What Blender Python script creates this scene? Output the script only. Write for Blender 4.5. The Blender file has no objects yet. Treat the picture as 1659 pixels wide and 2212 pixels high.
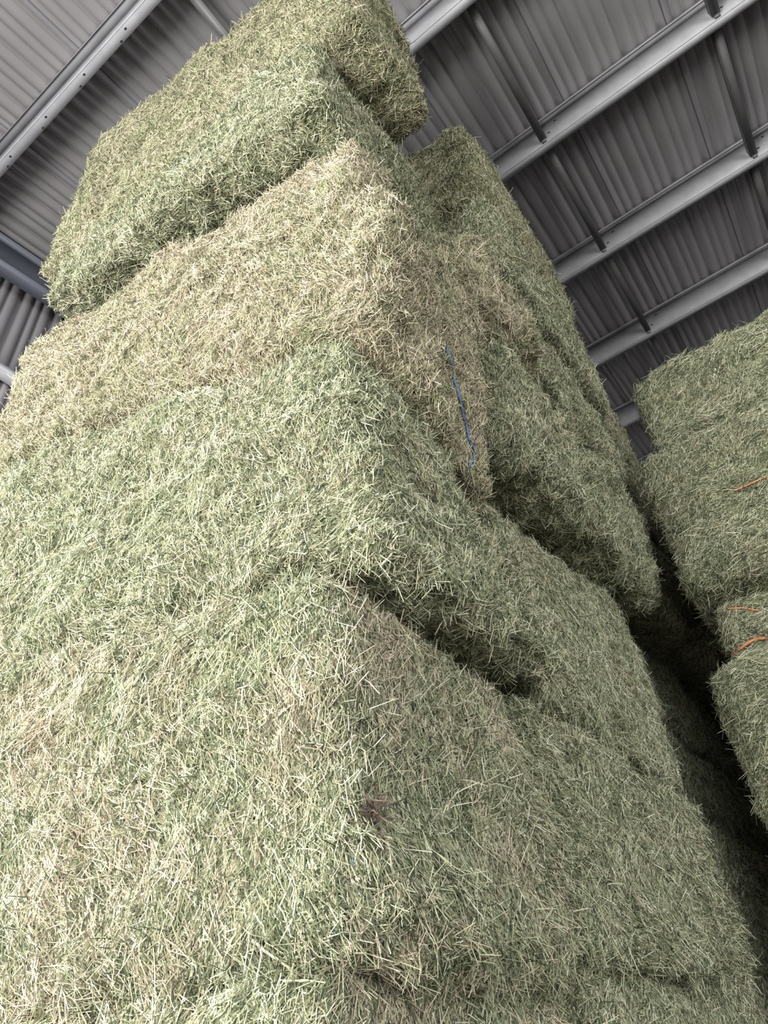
import bpy, bmesh, math
import numpy as np
from mathutils import Matrix, Vector
from mathutils.bvhtree import BVHTree

S = bpy.context.scene
COL = S.collection

# ------------------------------------------------------------------ camera
H = np.array([0.59420731, 0.47187051, 0.65134928])      # world X in camera frame (right, down, forward)
P = np.array([-0.80046201, 0.42607876, 0.42156549])     # world Y
Z = np.array([-0.07860177, -0.77187765, 0.63089353])    # world Z
CAM = np.array([0.0, 0.0, 1.6])
FPX = 1517.0
cd = bpy.data.cameras.new('camera'); cam = bpy.data.objects.new('camera', cd); COL.objects.link(cam)
right = Vector((H[0], P[0], Z[0])); down = Vector((H[1], P[1], Z[1])); fwd = Vector((H[2], P[2], Z[2]))
M = Matrix((right, -down, -fwd)).transposed().to_4x4(); M.translation = Vector(CAM)
cam.matrix_world = M
cd.sensor_fit = 'VERTICAL'; cd.sensor_height = 24.0; cd.lens = FPX / 2212 * 24.0
cd.clip_start = 0.05; cd.clip_end = 200
S.camera = cam
S.cycles.use_auto_tile = True; S.cycles.tile_size = 512
S.view_settings.view_transform = 'Standard'; S.view_settings.look = 'None'
S.view_settings.gamma = 1.0; S.view_settings.exposure = 0.5
S.view_settings.use_curve_mapping = False

# ------------------------------------------------------------------ world, daylight and added side fill
w = bpy.data.worlds.new('world'); S.world = w; w.use_nodes = True
bg = w.node_tree.nodes['Background']; bg.inputs[0].default_value = (0.92, 0.96, 1.0, 1); bg.inputs[1].default_value = 2.3

def area(name, loc, target, sx, sy, power, color):
    l = bpy.data.lights.new(name, 'AREA'); l.shape = 'RECTANGLE'; l.size = sx; l.size_y = sy
    l.energy = power; l.color = color
    o = bpy.data.objects.new(name, l); COL.objects.link(o); o.location = loc
    o.rotation_euler = (Vector(target) - Vector(loc)).to_track_quat('-Z', 'Y').to_euler()
    return o
area('daylight_opening', (-4.5, 2.8, 2.6), (1.2, 1.4, 3.0), 5.0, 4.2, 950, (1.0, 0.985, 0.96))
area('added_side_fill', (-4.0, -9.0, 2.6), (3.0, 1.0, 3.2), 5.0, 4.5, 520, (1.0, 0.99, 0.95))  # added fill lamp that brightens the right faces; no door stands there

# ------------------------------------------------------------------ helpers
def tag(o, label=None, cat=None, group=None, kind=None):
    if label: o['label'] = label
    if cat: o['category'] = cat
    if group: o['group'] = group
    if kind: o['kind'] = kind
    return o

def mesh_obj(name, V, F, mats, parent=None, smooth=False, mi=None):
    """V (n,3), F (m,4) or (m,3)"""
    me = bpy.data.meshes.new(name)
    V = np.asarray(V, np.float32); F = np.asarray(F, np.int32)
    k = F.shape[1]
    me.vertices.add(len(V)); me.vertices.foreach_set('co', V.ravel())
    me.loops.add(F.size); me.loops.foreach_set('vertex_index', F.ravel())
    me.polygons.add(len(F)); me.polygons.foreach_set('loop_start', np.arange(0, F.size, k, dtype=np.int32))
    if mi is not None: me.polygons.foreach_set('material_index', mi.astype(np.int32))
    if smooth is not False:
        sm = np.ones(len(F), bool) if smooth is True else smooth
        me.polygons.foreach_set('use_smooth', sm)
    me.update(calc_edges=True)
    for m in (mats if isinstance(mats, (list, tuple)) else [mats]): me.materials.append(m)
    o = bpy.data.objects.new(name, me); COL.objects.link(o)
    if parent: o.parent = parent
    return o

class MB:
    def __init__(s): s.v = []; s.f = []
    def box(s, x0, x1, y0, y1, z0, z1):
        n = len(s.v)
        s.v += [(x, y, z) for z in (z0, z1) for y in (y0, y1) for x in (x0, x1)]
        for q in ((0,2,3,1),(4,5,7,6),(0,1,5,4),(2,6,7,3),(0,4,6,2),(1,3,7,5)): s.f.append([n+i for i in q])
        return s
    def build(s, name, mat, parent=None):
        return mesh_obj(name, s.v, s.f, mat, parent)

def empty(name, loc=(0, 0, 0)):
    o = bpy.data.objects.new(name, None); COL.objects.link(o); o.location = loc; return o

def nodes(m):
    m.use_nodes = True; nt = m.node_tree; return nt, nt.nodes, nt.links, nt.nodes['Principled BSDF']

def simple(name, col, rough=0.5, metal=0.0, var=0.1, scale=3.0, bump=0.0):
    m = bpy.data.materials.new(name); nt, N, L, b = nodes(m)
    tc = N.new('ShaderNodeTexCoord'); no = N.new('ShaderNodeTexNoise'); no.inputs['Scale'].default_value = scale; no.inputs['Detail'].default_value = 5
    L.new(tc.outputs['Object'], no.inputs['Vector'])
    r = N.new('ShaderNodeValToRGB'); r.color_ramp.elements[0].position = .3; r.color_ramp.elements[1].position = .7
    r.color_ramp.elements[0].color = tuple(c*(1-var) for c in col) + (1,); r.color_ramp.elements[1].color = tuple(min(1, c*(1+var)) for c in col) + (1,)
    L.new(no.outputs['Fac'], r.inputs['Fac']); L.new(r.outputs['Color'], b.inputs['Base Color'])
    b.inputs['Roughness'].default_value = rough; b.inputs['Metallic'].default_value = metal
    if bump:
        bp = N.new('ShaderNodeBump'); bp.inputs['Strength'].default_value = bump; bp.inputs['Distance'].default_value = .01
        L.new(no.outputs['Fac'], bp.inputs['Height']); L.new(bp.outputs['Normal'], b.inputs['Normal'])
    return m

MAT_ROOF = simple('painted_roof_sheet', (0.36, 0.345, 0.355), 0.38, 0.3, .06, 1.5)
MAT_STEEL = simple('galvanized_steel', (0.50, 0.50, 0.52), 0.5, 0.12, .10, 6.0)
MAT_DARKSTEEL = simple('painted_rafter_steel', (0.10, 0.11, 0.14), 0.45, 0.1, .08, 2.0)
MAT_WALL = simple('wall_sheet', (0.36, 0.345, 0.36), 0.45, 0.2, .05, 1.5)
MAT_BRACE = simple('brace_steel', (0.17, 0.17, 0.17), 0.5, 0.2, .1, 4.0)
MAT_BOLT = simple('dark_bolt', (0.03, 0.03, 0.035), 0.6, 0.3)
MAT_FLOOR = simple('dusty_concrete', (0.21, 0.205, 0.19), 0.9, 0, .15, 1.2, .3)
MAT_BLUE = simple('blue_twine', (0.08, 0.17, 0.34), 0.6, 0, .2, 60)
MAT_ORANGE = simple('orange_twine', (0.62, 0.25, 0.12), 0.6, 0, .2, 60)
MAT_ROOT = simple('dry_root', (0.15, 0.115, 0.085), 0.9, 0, .4, 40)
MAT_PALE = simple('pale_stalk', (0.62, 0.56, 0.42), 0.7, 0, .15, 30)

# ------------------------------------------------------------------ hay materials
def hay_material(name, green, tan, patch_bias, seed, core=False):
    """stalk colour varies from stalk to stalk, and between leafy and stemmy patches of the bale"""
    m = bpy.data.materials.new(name); nt, N, L, b = nodes(m)
    geo = N.new('ShaderNodeNewGeometry')
    tc = N.new('ShaderNodeTexCoord')
    mp = N.new('ShaderNodeMapping'); mp.inputs['Location'].default_value = (seed*1.7, seed*.9, seed*2.3)
    L.new(tc.outputs['Object'], mp.inputs['Vector'])
    pn = N.new('ShaderNodeTexNoise'); pn.inputs['Scale'].default_value = 2.6; pn.inputs['Detail'].default_value = 6; pn.inputs['Roughness'].default_value = .65
    L.new(mp.outputs[0], pn.inputs['Vector'])
    pm = N.new('ShaderNodeMapRange'); pm.inputs[1].default_value = .40; pm.inputs[2].default_value = .66
    pm.inputs[3].default_value, pm.inputs[4].default_value = patch_bias
    L.new(pn.outputs['Fac'], pm.inputs[0])
    def ramp(cols, pos):
        r = N.new('ShaderNodeValToRGB'); r.color_ramp.interpolation = 'LINEAR'
        e = r.color_ramp.elements
        while len(e) < len(cols): e.new(.5)
        for i, (c, p) in enumerate(zip(cols, pos)): e[i].position = p; e[i].color = c + (1,)
        return r
    pos = [0, .20, .44, .67, .88, 1]  # wide dark end paints the shaded gaps into the hay colours
    rg = ramp(green, pos); rt = ramp(tan, pos)
    if core:
        vn = N.new('ShaderNodeTexVoronoi'); vn.inputs['Scale'].default_value = 90
        sc = N.new('ShaderNodeMapping'); sc.inputs['Scale'].default_value = (1, 1, .35)
        L.new(tc.outputs['Object'], sc.inputs['Vector']); L.new(sc.outputs[0], vn.inputs['Vector'])
        sp = N.new('ShaderNodeSeparateColor'); L.new(vn.outputs['Color'], sp.inputs[0]); src = sp.outputs[0]
        bp = N.new('ShaderNodeBump'); bp.inputs['Strength'].default_value = .8; bp.inputs['Distance'].default_value = .01
        L.new(vn.outputs['Distance'], bp.inputs['Height']); L.new(bp.outputs['Normal'], b.inputs['Normal'])
    else:
        src = geo.outputs['Random Per Island']
    L.new(src, rg.inputs['Fac']); L.new(src, rt.inputs['Fac'])
    mx = N.new('ShaderNodeMix'); mx.data_type = 'RGBA'
    fac = pm.outputs[0]
    if not core:                                   # each stalk is either still green or already dry
        m1 = N.new('ShaderNodeMath'); m1.operation = 'MULTIPLY'; m1.inputs[1].default_value = 41.7; L.new(src, m1.inputs[0])
        m2 = N.new('ShaderNodeMath'); m2.operation = 'FRACT'; L.new(m1.outputs[0], m2.inputs[0])
        m3 = N.new('ShaderNodeMath'); m3.operation = 'SUBTRACT'; L.new(fac, m3.inputs[0]); L.new(m2.outputs[0], m3.inputs[1])
        m4 = N.new('ShaderNodeMapRange'); m4.inputs[1].default_value = -.12; m4.inputs[2].default_value = .12; L.new(m3.outputs[0], m4.inputs[0])
        fac = m4.outputs[0]
    L.new(fac, mx.inputs[0]); L.new(rg.outputs['Color'], mx.inputs[6]); L.new(rt.outputs['Color'], mx.inputs[7])
    out = mx.outputs[2]
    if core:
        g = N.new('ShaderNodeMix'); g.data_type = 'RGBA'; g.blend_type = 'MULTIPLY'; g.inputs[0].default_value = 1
        g.inputs[7].default_value = (.32, .36, .29, 1); L.new(out, g.inputs[6]); out = g.outputs[2]  # core colour darkened to stand in for shade between the stalks
    L.new(out, b.inputs['Base Color'])
    b.inputs['Roughness'].default_value = .62; b.inputs['Specular IOR Level'].default_value = .25
    return m

GREEN = [(.035, .052, .033), (.102, .128, .072), (.23, .253, .142), (.38, .393, .232), (.58, .582, .405), (.76, .76, .60)]
OLIVE = [(.045, .055, .03), (.13, .15, .075), (.24, .26, .145), (.365, .37, .21), (.51, .49, .315), (.70, .65, .49)]
TAN = [(.09, .08, .055), (.24, .21, .145), (.41, .355, .25), (.54, .46, .335), (.66, .555, .42), (.80, .73, .60)]
_mc = {}
def haymats(kind):
    if kind not in _mc:
        a, bb, bias, sd = {'green': (GREEN, TAN, (.04, .34), 1), 'olive': (OLIVE, TAN, (.08, .42), 2), 'mixed': (GREEN, TAN, (.08, .72), 3),
                           'tan': (OLIVE, TAN, (.42, .92), 4), 'brown': (OLIVE, TAN, (.34, .85), 5), 'dusky': (OLIVE, TAN, (.10, .55), 6)}[kind]
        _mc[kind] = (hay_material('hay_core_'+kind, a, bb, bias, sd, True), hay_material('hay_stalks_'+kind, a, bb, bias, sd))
    return _mc[kind]

# ------------------------------------------------------------------ numpy noise
def _hash(i, j, k, s):
    n = (i*374761393 + j*668265263 + k*2147483647 + s*1274126177) & 0xffffffff
    n = ((n ^ (n >> 13)) * 1274126177) & 0xffffffff
    n = (n ^ (n >> 16)) & 0xffffffff
    return n.astype(np.float64)/4294967295.0*2-1
def vnoise(p, s=0):
    p = np.asarray(p, np.float64); i = np.floor(p).astype(np.int64); f = p-i; f = f*f*(3-2*f); r = 0
    for a in (0, 1):
        for b in (0, 1):
            for c in (0, 1):
                wgt = (f[:, 0] if a else 1-f[:, 0])*(f[:, 1] if b else 1-f[:, 1])*(f[:, 2] if c else 1-f[:, 2])
                r = r + wgt*_hash(i[:, 0]+a, i[:, 1]+b, i[:, 2]+c, s)
    return r
def fbm(p, o=3, s=0):
    r = 0; a = 1.0
    for k in range(o): r = r + a*vnoise(p*(2.03**k), s+k*7); a *= .5
    return r

# ------------------------------------------------------------------ hay bale
DENS = 1.15
VIEWS = [CAM, CAM+np.array([.45, -.6, 0]), CAM+np.array([-.45, .6, 0]), CAM+np.array([0, 0, -.5]), CAM+np.array([-.1, -.1, .5])]
def seen(fc, fn, own):
    """faces that some viewpoint near the camera can reach past the other bales"""
    ok = np.zeros(len(fc), bool)
    for v in VIEWS:
        d = v-fc; face = (d*fn).sum(1)/np.linalg.norm(d, axis=1)
        vis = face > -.35
        for bx in BOXES:
            if bx is own: continue
            lo = np.array(bx[0::2])+.13; hi = np.array(bx[1::2])-.13
            with np.errstate(divide='ignore', invalid='ignore'):
                t0 = (lo-fc)/d; t1 = (hi-fc)/d
            ta = np.minimum(t0, t1).max(1); tb = np.maximum(t0, t1).min(1)
            vis &= ~((ta < tb) & (tb > 0) & (ta < 1))
        ok |= vis
    return ok
PENDING = []
def bale(box, *a, **k): PENDING.append((box, a, k))
STATS = [0]
BVH = {}
def build_bale(box, label, kind='green', warp=None, seed=0, dens=1.0, rough=1.0, group=None, lean=None, rnd=.09, long=1.0, ang=None):
    x0, x1, y0, y1, z0, z1 = box
    c = np.array([(x0+x1)/2, (y0+y1)/2, (z0+z1)/2]); d = np.array([x1-x0, y1-y0, z1-z0])/2
    dist = np.linalg.norm(np.clip(CAM, c-d, c+d)-CAM)
    cell = .022 if dist < 2.6 else (.032 if dist < 5 else .045)
    n = np.maximum(4, np.round(2*d/cell)).astype(int)
    ids = {}; V = []; F = []
    grids = []
    off = 0
    for ax in range(3):
        a, b = [(1, 2), (2, 0), (0, 1)][ax]
        for sg in (-1, 1):
            ia, ib = np.meshgrid(np.arange(n[a]+1), np.arange(n[b]+1), indexing='ij')
            q = np.zeros(ia.shape+(3,)); q[..., a] = ia*2/n[a]-1; q[..., b] = ib*2/n[b]-1; q[..., ax] = sg
            I = (np.arange(ia.size)+off).reshape(ia.shape)
            f = np.stack([I[:-1, :-1], I[1:, :-1], I[1:, 1:], I[:-1, 1:]], -1).reshape(-1, 4)
            if sg < 0: f = f[:, ::-1]
            V.append(q.reshape(-1, 3)); F.append(f); off += ia.size
    V = np.concatenate(V); F = np.concatenate(F)
    key = np.round(V*100000).astype(np.int64)
    _, idx, inv = np.unique(key, axis=0, return_index=True, return_inverse=True)
    V = V[idx]; F = inv.reshape(-1)[F]
    r = min(rnd, d.min()*.8)
    q = V*d; inner = np.clip(q, -(d-r), d-r); dv = q-inner
    nl = np.linalg.norm(dv, axis=1, keepdims=True); nrm = dv/np.maximum(nl, 1e-9)
    q = inner+nrm*r
    W = q+c
    if warp: W = warp(W)
    # slumped flakes, tufts and pits
    amp = rough
    disp = amp*(.032*fbm(W*2.3, 3, seed)+.022*fbm(W*8.0, 3, seed+50)-.020*np.abs(vnoise(W*22, seed+80)))
    edge = np.clip((np.abs(nrm)**2).max(1), 0, 1)                      # 1 on flat faces, less on rounded edges
    disp = disp + amp*(1-edge)*.05*vnoise(W*6.0, seed+33)
    W = W+nrm*disp[:, None]
    body_n = len(W)
    # --- loose stalks lying on and out of the faces
    a = W[F[:, 0]]; b = W[F[:, 1]]; cc = W[F[:, 2]]; e = W[F[:, 3]]
    fn = np.cross(cc-a, e-b); ar = np.linalg.norm(fn, axis=1)/2; fn /= np.maximum(np.linalg.norm(fn, axis=1, keepdims=True), 1e-12)
    fc = (a+b+cc+e)/4
    vd = fc-CAM; ds = np.linalg.norm(vd, axis=1); facing = -(fn*vd).sum(1)/ds
    cx = vd@np.array(right); cy = vd@np.array(down); cz = vd@np.array(fwd)
    inframe = (cz > .2) & (np.abs(cx/np.maximum(cz, .2)) < .55*1.22) & (np.abs(cy/np.maximum(cz, .2)) < .73*1.15)
    dn = np.interp(ds, [1.3, 2.2, 3.5, 6, 9], [62000, 52000, 34000, 18000, 11000])
    wt = np.where(inframe, 1.0, .12)*np.clip(.45+facing*1.5, .3, 1)
    wt *= np.where(seen(fc, fn, box), 1.0, .0)
    num = ar*dn*wt*dens*DENS
    rng = np.random.default_rng(1000+seed)
    cnt = rng.poisson(num); fi = np.repeat(np.arange(len(F)), cnt); N = len(fi)
    u, v = rng.random(N)[:, None], rng.random(N)[:, None]
    root = (a[fi]*(1-u)+b[fi]*u)*(1-v)+(e[fi]*(1-u)+cc[fi]*u)*v
    nn = fn[fi]; dd = ds[fi]
    up = np.array([0, 0, 1.0])
    t1 = np.cross(nn, up); l1 = np.linalg.norm(t1, axis=1, keepdims=True)
    t1 = np.where(l1 > .15, t1/np.maximum(l1, 1e-6), np.array([1.0, 0, 0])); t1 -= nn*(t1*nn).sum(1, keepdims=True); t1 /= np.linalg.norm(t1, axis=1, keepdims=True)
    t2 = np.cross(nn, t1)
    base = (ang if ang is not None else math.pi/2)
    th = base + 1.1*vnoise(root*3.1, seed+5)+rng.normal(0, .50, N)+rng.integers(0, 2, N)*math.pi
    th = np.where(rng.random(N) < .20, rng.random(N)*2*math.pi, th)
    size = rng.random(N)
    ln = np.where(size < .50, rng.uniform(.010, .026, N), np.where(size < .88, rng.uniform(.024, .05, N), rng.uniform(.045, .095, N)*long))
    wd = np.where(size < .50, rng.uniform(.0012, .0030, N), rng.uniform(.0009, .0019, N))*np.interp(dd, [1.5, 4, 9], [1.0, 1.35, 1.9])
    ln = ln*np.interp(dd, [1.5, 5, 9], [1, 1.1, 1.3])
    tilt = np.abs(rng.normal(0, .17, N))+.02
    tilt = np.where(rng.random(N) < .065, rng.uniform(.3, 1.2, N), tilt)
    dr = t1*np.cos(th)[:, None]+t2*np.sin(th)[:, None]
    D = dr*np.cos(tilt)[:, None]+nn*np.sin(tilt)[:, None]
    lift = rng.uniform(-.003, .006, N)+np.where(size > .88, .004, 0)
    root = root+nn*lift[:, None]-D*(ln*.28)[:, None]
    side = np.cross(D, nn); side /= np.maximum(np.linalg.norm(side, axis=1, keepdims=True), 1e-9)
    side = side*np.cos(.9*rng.normal(0, .5, N))[:, None]
    upv = np.cross(side, D); upv /= np.maximum(np.linalg.norm(upv, axis=1, keepdims=True), 1e-9)
    bend = rng.normal(0, .15, N)*ln; bend2 = np.abs(rng.normal(0, .05, N))*ln
    mid = root+D*(ln*.5)[:, None]+side*bend[:, None]-upv*0
    tip = root+D*ln[:, None]-up*bend2[:, None]
    def ring(pt, k, sel, n):
        wv = (wd[sel]*k)[:, None]; pt = pt[sel]
        if n == 2:
            c_ = cr[sel]; return np.stack([pt-c_*wv, pt+c_*wv], 1)                        # flat leaf chaff
        return np.stack([pt-side[sel]*wv, pt+side[sel]*wv, pt+upv[sel]*wv*1.1], 1)       # ridge-shaped stalk
    roll = rng.normal(0, .55, N)[:, None]; cr = side*np.cos(roll)+upv*np.sin(roll)
    chaff = size < .50; plain = ~chaff & (dd > 3.2) & (size < .90); full = ~chaff & ~plain
    SVs = []; SFs = []; o0 = body_n
    for sel, spec, nv, tp in ((full, ((root, .85), (mid, 1.0), (tip, .6)), 3, [[0, 3, 5, 2], [2, 5, 4, 1], [3, 6, 8, 5], [5, 8, 7, 4]]),
                              (plain, ((root, .95), (tip, .7)), 3, [[0, 3, 5, 2], [2, 5, 4, 1]]),
                              (chaff, ((root, .9), (tip, .7)), 2, [[0, 2, 3, 1]])):
        n_ = int(sel.sum())
        if n_ == 0: continue
        vv = np.stack([ring(pt, k, sel, nv) for pt, k in spec], 1).reshape(-1, 3)
        SVs.append(vv); per = len(spec)*nv
        SFs.append(((o0+np.arange(n_)*per)[:, None, None]+np.array(tp)[None]).reshape(-1, 4)); o0 += n_*per
    SV = np.concatenate(SVs); SF = np.concatenate(SFs)
    mi = np.concatenate([np.zeros(len(F), np.int32), np.ones(len(SF), np.int32)])
    sm = np.concatenate([np.ones(len(F), bool), np.zeros(len(SF), bool)])
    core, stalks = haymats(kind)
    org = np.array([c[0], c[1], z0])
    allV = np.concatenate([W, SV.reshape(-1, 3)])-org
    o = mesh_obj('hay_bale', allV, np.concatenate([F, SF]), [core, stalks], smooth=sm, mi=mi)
    o.location = org
    tag(o, label, 'hay bale', group)
    STATS[0] += N
    BVH[o.name] = (BVHTree.FromPolygons([Vector(p) for p in W], F.tolist()), o)
    return o

def shear(zl0=0, zl1=0, z0=None, z1=None, ylow=0, yr=(0.0, 0.0), xtop=0, m=.10):
    """left face of the tall stack swings towards the camera with distance; far end may sit higher"""
    def f(W):
        W = W.copy(); y = np.clip(W[:, 1]-.95, -.4, 3)
        t = np.clip((W[:, 1]-.95)/2.2, 0, 1.2)
        h = np.clip((W[:, 2]-z0)/(z1-z0), 0, 1)
        W[:, 2] += t*(zl0*(1-h)+zl1*h)
        W[:, 0] -= m*y*1.0
        W[:, 0] += xtop*h
        W[:, 1] += ylow*(1-h)*np.clip(1-(W[:, 1]-.9)/1.0, 0, 1)
        return W
    return f

def tube(name, pts, rad, mat, parent=None, sides=6, seed=0, jitter=0):
    pts = [Vector(p) for p in pts]; V = []; F = []
    rng = np.random.default_rng(seed)
    for i, p in enumerate(pts):
        t = (pts[min(i+1, len(pts)-1)]-pts[max(i-1, 0)]).normalized()
        a = t.orthogonal().normalized(); b = t.cross(a)
        rr = rad[i] if isinstance(rad, (list, tuple)) else rad
        for k in range(sides):
            g = 2*math.pi*k/sides+i*.6*(jitter > 0); V.append(p+(a*math.cos(g)+b*math.sin(g))*rr)
    for i in range(len(pts)-1):
        for k in range(sides):
            F.append((i*sides+k, i*sides+(k+1) % sides, (i+1)*sides+(k+1) % sides, (i+1)*sides+k))
    return mesh_obj(name, [tuple(v) for v in V], F, mat, parent, smooth=True)

def px_on(u, v, axis, val):
    r = np.array([u-829.5, v-1106, FPX]); r = np.array([r@H, r@P, r@Z]); return CAM+r*(val-CAM[axis])/r[axis]

# ------------------------------------------------------------------ building shell
K = math.tan(math.radians(6.8)); RH = 10.1
XA, XB, YA, YB = -5.5, 17.0, -14.0, 6.45
def roofz(x): return RH+K*x

def sheet(name, mat, length, a0, a1, place, pitch=.44, rib=.05):
    """ribbed metal sheet: major ribs with two minor ribs between, extruded along its length"""
    prof = []
    n = int(round((a1-a0)/pitch))
    for i in range(n):
        s = a0+i*pitch
        for dx, h in ((0, 0), (.030, rib), (.058, rib), (.088, 0), (.185, 0), (.190, .014), (.214, .014), (.219, 0), (.300, 0), (.305, .014), (.329, .014), (.334, 0)):
            prof.append((s+dx*pitch/.44, h))
    prof.append((a0+n*pitch, 0))
    V = []; F = []
    for l in length:
        for (p, h) in prof: V.append(place(l, p, h))
    m = len(prof)
    for j in range(len(length)-1):
        for i in range(m-1): F.append((j*m+i, j*m+i+1, (j+1)*m+i+1, (j+1)*m+i))
    o = mesh_obj(name, V, F, mat); return tag(o, kind='structure')

sheet('ceiling', MAT_ROOF, [XA, XB], -14.0, 6.68, lambda l, p, h: (l, p, roofz(l)+h+.002), pitch=.43)
sheet('wall_left', MAT_WALL, [0, 1], XA, XB, lambda l, p, h: (p, YB+h, l*(roofz(p)+.05)), pitch=.43)
tag(MB().box(XB, XB+.1, YA, YB, 0, roofz(XB)).build('wall_back', MAT_WALL), kind='structure')
tag(MB().box(XA, XB, YA-.1, YA, 0, roofz(XB)).build('wall_right', MAT_WALL), kind='structure')
tag(MB().box(XA-.1, XA, -1.6, 1.5, 0, roofz(XA)).build('wall_light_block', MAT_WALL), kind='structure')  # unseen panel added to stop daylight shining down the gap
tag(MB().box(-30, XB, -30, 30, -.1, 0).build('floor', MAT_FLOOR), kind='structure')

# panel laps in the ceiling (every third rib) : raised seam strips with screws
k = 0
for yy in [2.28+1.28*i for i in range(-8, 4)]:
    k += 1
    mb = MB(); n = 8
    x = XA
    v0 = len(mb.v)
    for xx in (XA, XB):
        mb.v += [(xx, yy-.005, roofz(xx)-.001), (xx, yy+.005, roofz(xx)-.001), (xx, yy+.005, roofz(xx)-.007), (xx, yy-.005, roofz(xx)-.007)]
    mb.f += [(0, 1, 5, 4), (1, 2, 6, 5), (2, 3, 7, 6), (3, 0, 4, 7), (3, 2, 1, 0), (4, 5, 6, 7)]
    tag(mb.build('trim_%d' % k, MAT_DARKSTEEL), kind='structure')

# purlins
PX = [-3.4, -1.35, .70, 2.64, 4.58, 6.61, 8.65, 10.63, 12.65, 14.7]
DEP = .42
names = {2: 'wide grey steel roof purlin with paired bolt holes, left of the hay stack', 3: 'grey steel roof purlin running behind the top corner of the tall hay stack',
         4: 'long grey steel roof purlin, first one fully clear right of the stack top', 5: 'grey steel roof purlin meeting the stack side halfway down the right silhouette',
         6: 'grey steel roof purlin just above the right-hand hay stack', 7: 'short visible piece of grey purlin in the gap between both hay stacks',
         0: 'grey steel purlin nearest the open side, over the camera', 1: 'grey steel purlin overhead between the open side and the first visible purlin',
         8: 'grey steel purlin deep in the shed, second from the back wall', 9: 'grey steel purlin deepest in the shed beside the back wall'}
for i, x in enumerate(PX):
    e = empty('roof_purlin', (x, 0, roofz(x))); tag(e, names[i], 'roof beam', 'steel roof purlins')
    mb = MB(); t = .006; fl = .10
    ya, yb = YA+.05, 6.1
    mb.box(-t, t, ya, yb, -DEP, -.02).build('web', MAT_STEEL, e)
    fb = MB().box(t, fl, ya, yb, -DEP, -DEP+.006); fb.box(fl-.006, fl, ya, yb, -DEP+.006, -DEP+.03); fb.build('bottom_flange', MAT_STEEL, e)
    ft = MB().box(-fl, -t, ya, yb, -.032, -.024); ft.box(-fl, -fl+.006, ya, yb, -.06, -.032); ft.build('top_flange', MAT_STEEL, e)
    # rolled lip along the lower bend
    tube('lower_bend', [(0, ya, -DEP+.004), (0, yb, -DEP+.004)], .007, MAT_STEEL, e, 8)
    if 2 <= i <= 6:
        ys = ([2.9, 3.02, 3.55, 3.67, 4.2, 4.32, 4.85, 4.97] if i == 2 else [.03, -.09, -2.06, -2.18])
        for q, yy in enumerate(ys):
            dz = (-.10 if q % 2 else -.26) if i != 2 else 0
            V = []; F = []
            for s in range(8):
                g = 2*math.pi*s/8
                if i == 2: V.append((.04+.045*(q % 2)+.011*math.cos(g), yy+.016*math.sin(g), -DEP-.0015))
                else: V.append((-t-.0015, yy+.020*math.cos(g), dz+.014*math.sin(g)))
            V2 = [(a+(.001 if i != 2 else 0), b, c_+(.001 if i == 2 else 0)) for a, b, c_ in V]
            n = 8; Fq = [(s, (s+1) % 8, 8+(s+1) % 8, 8+s) for s in range(8)]
            for s in range(1, 7, 2): Fq.append((0, s, s+1, (s+2) % 8 if s+2 < 8 else 7))
            mesh_obj('bolt_hole', V+V2, Fq, MAT_BOLT, e)
# diagonal braces between purlins
bl = {3: 'nearest the stack top', 4: 'upper', 5: 'middle', 6: 'lower'}
for j, yb_ in ((0, .12), (1, -1.97), (2, 2.25)):
    for i in range(2, 8):
        if j == 2 and i > 3: continue
        xa, xb = PX[i]+.02, PX[i+1]-.03
        e = MB(); za = roofz(xa)-.22; zb = roofz(xb)-DEP+.05
        hw = .045
        for (w0, w1, h0, h1) in ((-hw, hw, 0, .005), (hw-.005, hw, 0, .13)):
            n = len(e.v)
            for xx, zz in ((xa, za), (xb, zb)):
                e.v += [(xx, yb_+w0, zz+h0), (xx, yb_+w1, zz+h0), (xx, yb_+w1, zz+h1), (xx, yb_+w0, zz+h1)]
            e.f += [[n+q for q in f] for f in ((0, 1, 5, 4), (1, 2, 6, 5), (2, 3, 7, 6), (3, 0, 4, 7), (3, 2, 1, 0), (4, 5, 6, 7))]
        e.box(xb-.004, xb+.02, yb_-.028, yb_+.028, zb-.04, zb+.07)
        o = e.build('purlin_brace', MAT_BRACE)
        where = ['on the line beside the tall stack', 'on the right-hand line', 'on the line above the tall stack'][j]
        span = ['', '', 'left of the stack top', 'reaching the first clear purlin', 'between first and second clear purlins', 'between second and third clear purlins', 'just over the right-hand hay stack', 'deep in the dark far bay'][i]
        tag(o, 'dark brace strap %s, %s' % (where, span), 'brace', 'purlin braces')

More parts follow.
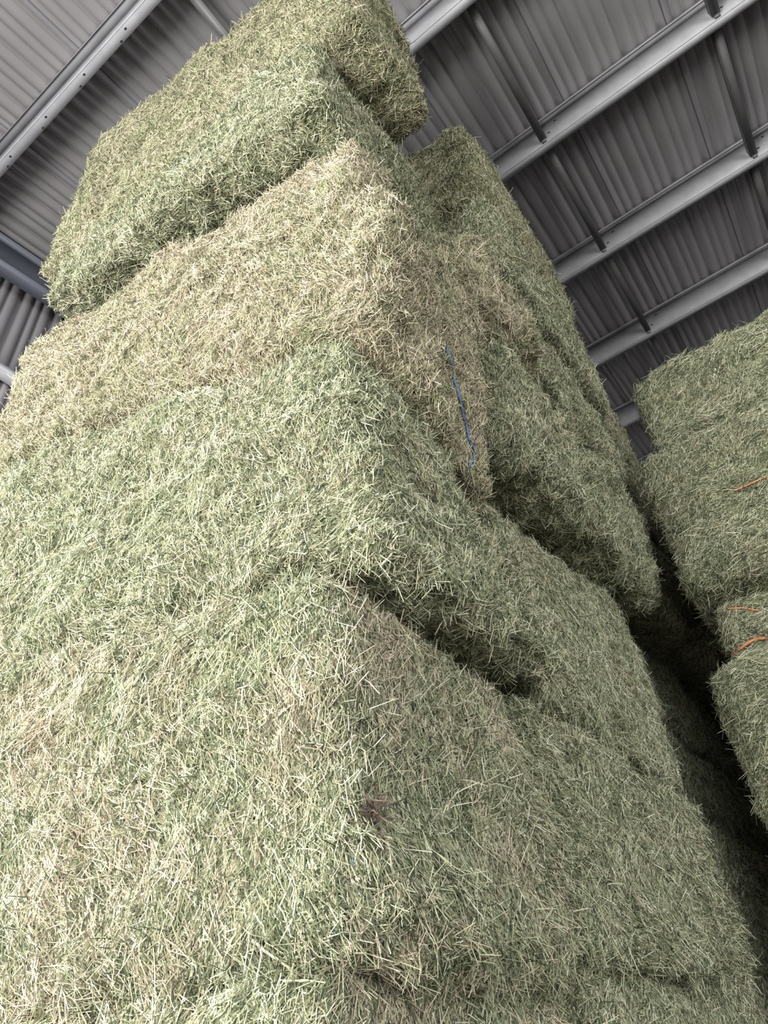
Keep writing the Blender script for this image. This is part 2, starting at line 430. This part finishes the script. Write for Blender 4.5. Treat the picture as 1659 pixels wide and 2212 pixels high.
# end rafter and girts at the left wall
mb = MB()
for (y0_, y1_, a_, b_) in ((6.14, 6.152, -.50, -.05), (6.04, 6.26, -.512, -.50), (6.04, 6.26, -.05, -.038)):
    n = len(mb.v)
    for xx in (XA, XB-.02):
        z = roofz(xx); mb.v += [(xx, y0_, z+a_), (xx, y1_, z+a_), (xx, y1_, z+b_), (xx, y0_, z+b_)]
    mb.f += [[n+q for q in f] for f in ((0, 1, 5, 4), (1, 2, 6, 5), (2, 3, 7, 6), (3, 0, 4, 7), (3, 2, 1, 0), (4, 5, 6, 7))]
tag(mb.build('roof_rafter', MAT_DARKSTEEL), 'dark painted steel rafter along the end wall left of the tall stack', 'roof beam')
for zz, lb in ((8.35, 'upper grey steel wall girt crossing the ribbed end wall'), (5.9, 'lower grey steel wall girt on the ribbed end wall, behind the tall stack')):
    mb = MB(); mb.box(XA, XB-.02, YB-.22, YB-.02, zz, zz+.008); mb.box(XA, XB-.02, YB-.226, YB-.22, zz-.04, zz+.05); mb.box(XA, XB-.02, YB-.03, YB-.02, zz, zz+.2)
    tag(mb.build('wall_girt', MAT_STEEL), lb, 'wall beam', 'wall girts')

# ------------------------------------------------------------------ the tall stack
sh = shear
bale((1.27, 2.40, 1.08, 3.42, .90, 1.80), 'lowest visible hay bale at the bottom left corner, under the bright wide bale', 'mixed', sh(0, 0, .9, 1.8), 11)
bale((2.44, 5.60, 1.07, 3.3, .92, 1.84), 'low hay bale under the shaded right face, reaching out at the bottom right corner', 'green', lambda W: W+np.stack([W[:, 0]*0, W[:, 0]*0, .10*np.clip(W[:, 0]-2.9, 0, 2.2)*np.clip((W[:, 2]-.92)/.92, 0, 1)], 1), 12)
bale((1.26, 2.36, 1.02, 3.40, 1.80, 2.72), 'brightly lit bale with long pale stems filling the lower left of the picture', 'mixed', sh(0, .22, 1.80, 2.72, ylow=-.06, xtop=-.03), 13, long=1.15, rnd=.08)
bale((2.32, 4.56, .99, 2.25, 1.86, 2.74), 'shaded green bale on the lower right face, frayed edge hanging over the bottom bale', 'green', None, 14, ang=2.2, long=1.1)
bale((2.44, 4.50, 1.00, 2.25, 2.76, 4.02), 'smooth pressed green bale in the middle of the shaded right face', 'green', lambda W: W+np.stack([W[:, 0]*0, W[:, 0]*0, .13*(W[:, 0]-4.4)*np.clip((W[:, 2]-2.76)/1.26, 0, 1)], 1), 15, ang=2.2, rough=.7)
def wC1(W):
    W = sh(.45, 0, 3.84, 4.70, ylow=.16)(W)
    h = np.clip((4.70-W[:, 2])/.86, 0, 1); f = np.clip((1.8-W[:, 1])/.6, 0, 1)
    W[:, 2] -= h*f*.42*np.clip((W[:, 0]-1.27)/.88, 0, 1)
    return W
def wB(W):
    W = sh(.22, .48, 2.74, 3.8, ylow=-.14, xtop=.02)(W)
    h = np.clip((W[:, 2]-2.74)/1.06, 0, 1); f = np.clip((1.8-W[:, 1])/.6, 0, 1)
    W[:, 2] -= h*f*.32*np.clip((W[:, 0]-1.27)/1.1, 0, 1.1)
    return W
bale((1.27, 2.42, .94, 3.38, 2.74, 3.80), 'bright bale overhanging the dark pit at the front corner of the stack', 'green', wB, 16, rough=1.2)
bale((1.27, 2.16, .65, 3.36, 3.84, 4.70), 'tan bale with frayed corner and blue twine, on the overhanging bright bale', 'brown', wC1, 17, rough=1.3)
bale((1.28, 1.62, .82, 3.34, 4.74, 5.45), 'dry tan bale directly below the shadowed overhang line', 'tan', sh(0, 0, 4.72, 5.45, xtop=.04), 18, rough=1.2)
bale((1.66, 2.07, .86, 3.3, 4.76, 5.46), 'green bale wedged between the dry tan bale corner and the bulging brown bale', 'green', None, 27)
bale((1.08, 2.45, .87, 3.20, 5.50, 6.36), 'pale green bale jutting out over the dry tan bale', 'green', sh(.28, -.1, 5.5, 6.36, m=.03), 19, rough=1.2)
bale((1.15, 1.97, .61, 3.36, 6.40, 7.38), 'olive bale second from the top of the tall stack', 'dusky', sh(-.2, 0, 6.4, 7.38, m=.06), 20, rough=1.2)
bale((1.17, 1.86, .60, 3.42, 7.40, 8.42), 'topmost bale of the tall stack with brownish top edge', 'dusky', sh(0, 0, 7.4, 8.42, m=.06), 21)
# second column, seen end on along the right silhouette
def tilt(k, xr, ylow=0, zr=(0, 1)):
    def f(W):
        W = W.copy(); h = np.clip((W[:, 2]-zr[0])/(zr[1]-zr[0]), 0, 1); W[:, 1] += ylow*(1-h)*np.clip(2-W[:, 1], 0, 1); W[:, 2] += k*(W[:, 0]-xr); return W
    return f
bale((2.22, 4.72, .66, 2.6, 4.06, 4.84), 'slumped light green bale overhanging the smooth pressed bale at the right edge', 'green', tilt(.12, 4.4, .07, (4.06, 4.84)), 22, rough=1.5, rnd=.16)
bale((2.10, 2.86, .60, 2.6, 4.62, 5.45), 'small bulging brown bale end with dark underside right of the stack corner', 'brown', None, 23, rough=1.5, rnd=.18, long=1.3)
bale((2.90, 4.55, .68, 2.5, 5.00, 5.62), 'dark green bale end on the right silhouette below the smooth grey-green one', 'green', None, 24, rough=1.3)
bale((2.66, 4.50, .58, 2.5, 5.64, 6.60), 'smooth grey-green bale end under the topmost bale of the right silhouette', 'green', None, 25)
bale((2.62, 4.35, .54, 2.5, 6.63, 7.80), 'topmost bale end of the right silhouette, rounded, in front of the roof purlins', 'olive', None, 26, rnd=.16)
# deeper column in the dark gap
bale((4.70, 9.4, 1.05, 2.6, 1.90, 2.75), 'dim bale low in the dark gap between the stacks', 'green', None, 31)
bale((4.80, 9.4, 1.18, 2.6, 3.52, 4.22), 'black-shadowed bale just under the far column, deep in the gap', 'green', None, 37)
bale((4.80, 9.4, 1.20, 2.6, 2.78, 3.5), 'dim bale higher in the dark gap, behind the smooth pressed bale', 'green', None, 32)
for k_, (za_, lab) in enumerate([(.9, 'lowest'), (1.86, 'second'), (2.82, 'third'), (3.78, 'fourth'), (4.74, 'fifth'), (5.7, 'sixth'), (6.66, 'topmost')]):  # stack added to keep the gap dark and hide the lit back wall
    bale((9.5, 11.9, -1.2, 2.7, za_, za_+.94), '%s bale of the added filler stack closing the far end of the dark gap' % lab, 'green', None, 51+k_, dens=.7)
bale((4.90, 9.4, .86, 2.6, 4.26, 5.3), 'far olive bale just above the dark gap, lowest of the far column', 'olive', None, 33)  # lengthened to shut overhead light out of the gap
bale((4.90, 6.8, .84, 2.6, 5.33, 6.4), 'far olive bale in the middle of the far column beyond the slumped bale', 'olive', None, 34)
bale((4.90, 6.7, .82, 2.6, 6.43, 7.4), 'far olive bale topping the far column beside the roof', 'olive', None, 35)

# ------------------------------------------------------------------ right-hand stack
bale((4.45, 6.8, -2.0, .38, 5.12, 5.92), 'topmost bale of the right-hand stack', 'green', None, 41, ang=.5, long=1.3)
bale((4.28, 9.3, -2.0, .57, 3.88, 5.08), 'large bulging bale of the right-hand stack, below its topmost bale', 'green', lambda W: W+np.stack([W[:, 0]*0, .05*np.clip(W[:, 0]-4.6, 0, 9)*np.clip(W[:, 1]+1.5, 0, 1), W[:, 0]*0], 1), 42, ang=.5, long=1.3, rnd=.2)  # unseen rear stretched and swung in to close the gap against overhead light
bale((4.55, 6.8, -2.0, .48, 3.42, 3.86), 'narrow recessed bale of the right-hand stack under the large bulging one', 'green', None, 43, ang=.5)
bale((4.32, 6.8, -2.0, .65, 2.45, 3.40), 'lower bale of the right-hand stack with orange twine over its rounded top', 'green', None, 44, ang=.7, long=1.2, rnd=.18)
bale((4.40, 6.8, -2.0, .66, 1.50, 2.42), 'bottom visible bale of the right-hand stack at the right frame edge', 'green', None, 45, ang=.7)
BOXES = [p[0] for p in PENDING]
for box_, a_, k_ in PENDING: build_bale(box_, *a_, **k_)

# ------------------------------------------------------------------ twine, roots and stray stalks caught on the bales
def surface(u, v):
    r = np.array([u-829.5, v-1106, FPX]); d = Vector((r@H, r@P, r@Z)).normalized(); best = None
    for tree, o in BVH.values():
        h = tree.ray_cast(Vector(CAM), d)
        if h[0] is not None and (best is None or h[3] < best[3]): best = (h[0], h[1], o, h[3])
    return best
def strand(name, pts, rad, mat, lift=.012, label=None, taper=False, n=6, seed=0):
    """a strand that follows the bale surface; it belongs to the bale it is tied to or stuck in"""
    rng = np.random.default_rng(seed); P3 = []; own = None
    dense = []
    for a, b in zip(pts[:-1], pts[1:]):
        for k in range(n): dense.append((a[0]+(b[0]-a[0])*k/n, a[1]+(b[1]-a[1])*k/n))
    dense.append(pts[-1])
    for u, v in dense:
        h = surface(u, v)
        if h is None: continue
        own = own or h[2]; P3.append(h[0]+h[1]*(lift+rng.uniform(-.002, .002)))
    for _ in range(3): P3 = [P3[0]]+[(P3[i-1]+P3[i]*2+P3[i+1])/4 for i in range(1, len(P3)-1)]+[P3[-1]]
    loc = Vector(own.location)
    r_ = [rad*(1-.6*i/(len(P3)-1)) for i in range(len(P3))] if taper else rad
    o = tube(name, [p-loc for p in P3], r_, mat, own, 6)
    if label: o['label'] = label
    return o
strand('twine', [(958, 748), (966, 775), (975, 800)], .0045, MAT_BLUE, .012, 'blue twine')
strand('twine', [(976, 818), (987, 858), (998, 910), (1008, 950), (1016, 972), (1014, 995), (1005, 1022)], .0048, MAT_BLUE, .016, 'blue twine')
strand('twine', [(838, 1640), (843, 1665), (845, 1680)], .0022, MAT_BLUE, .008, 'short blue twine end')
strand('twine', [(762, 1852), (764, 1872)], .002, MAT_BLUE, .008, 'short blue twine end')
strand('twine', [(1588, 1412), (1612, 1395), (1635, 1384), (1658, 1378)], .010, MAT_ORANGE, .02, 'orange twine')
strand('twine', [(1575, 1316), (1600, 1316), (1640, 1322)], .006, MAT_ORANGE, .015, 'orange twine')
strand('twine', [(1590, 1060), (1625, 1046), (1658, 1032)], .006, MAT_ORANGE, .018, 'orange twine')
strand('long_stalk', [(1090, 556), (1110, 562), (1130, 570), (1152, 576)], .008, MAT_PALE, .03, 'long pale stalk sticking out', True)
strand('dark_twig', [(698, 658), (712, 668), (724, 680), (740, 688)], .0055, MAT_ROOT, .012, 'dark woody twig', True)
strand('bent_stalk', [(555, 2030), (590, 2055), (640, 2085), (672, 2110)], .0035, MAT_PALE, .014, 'thick pale stalk', True)
strand('bent_stalk', [(1375, 2120), (1340, 2118), (1300, 2112)], .003, MAT_ORANGE, .012, 'reddish stalk', True)
# woody root clump stuck in the corner of the wide bale
h = surface(792, 1775)
base_l = h[0]; own = h[2]; rng = np.random.default_rng(5)
t1 = Vector((0, 0, 1)); t2 = h[1].cross(t1).normalized(); VV = []; FF = []
for k in range(46):
    p = base_l+h[1]*.018+t1*rng.uniform(-.03, .03)+t2*rng.uniform(-.018, .018)
    d = (t1*rng.uniform(-.3, 1.0)+t2*rng.uniform(-.9, .9)+h[1]*rng.uniform(.0, .5)).normalized()
    L_ = rng.uniform(.03, .075); pts = []
    for j in range(6):
        pts.append(p.copy()); p = p+d*L_/5; d = (d+Vector(rng.normal(0, .35, 3))).normalized()
    n0 = len(VV)
    for i, q in enumerate(pts):
        a = d.orthogonal().normalized(); b = d.cross(a); rr = .0032*(1-.7*i/5)
        for g in range(5): VV.append(q-Vector(own.location)+a*rr*math.cos(g*1.257)+b*rr*math.sin(g*1.257))
    for i in range(5):
        for g in range(5): FF.append((n0+i*5+g, n0+i*5+(g+1) % 5, n0+i*5+5+(g+1) % 5, n0+i*5+5+g))
mesh_obj('root_clump', [tuple(v) for v in VV], FF, MAT_ROOT, own, smooth=True)['label'] = 'dark dry root clump'
BVH.clear(); PENDING.clear()
print('STALKS', STATS[0])
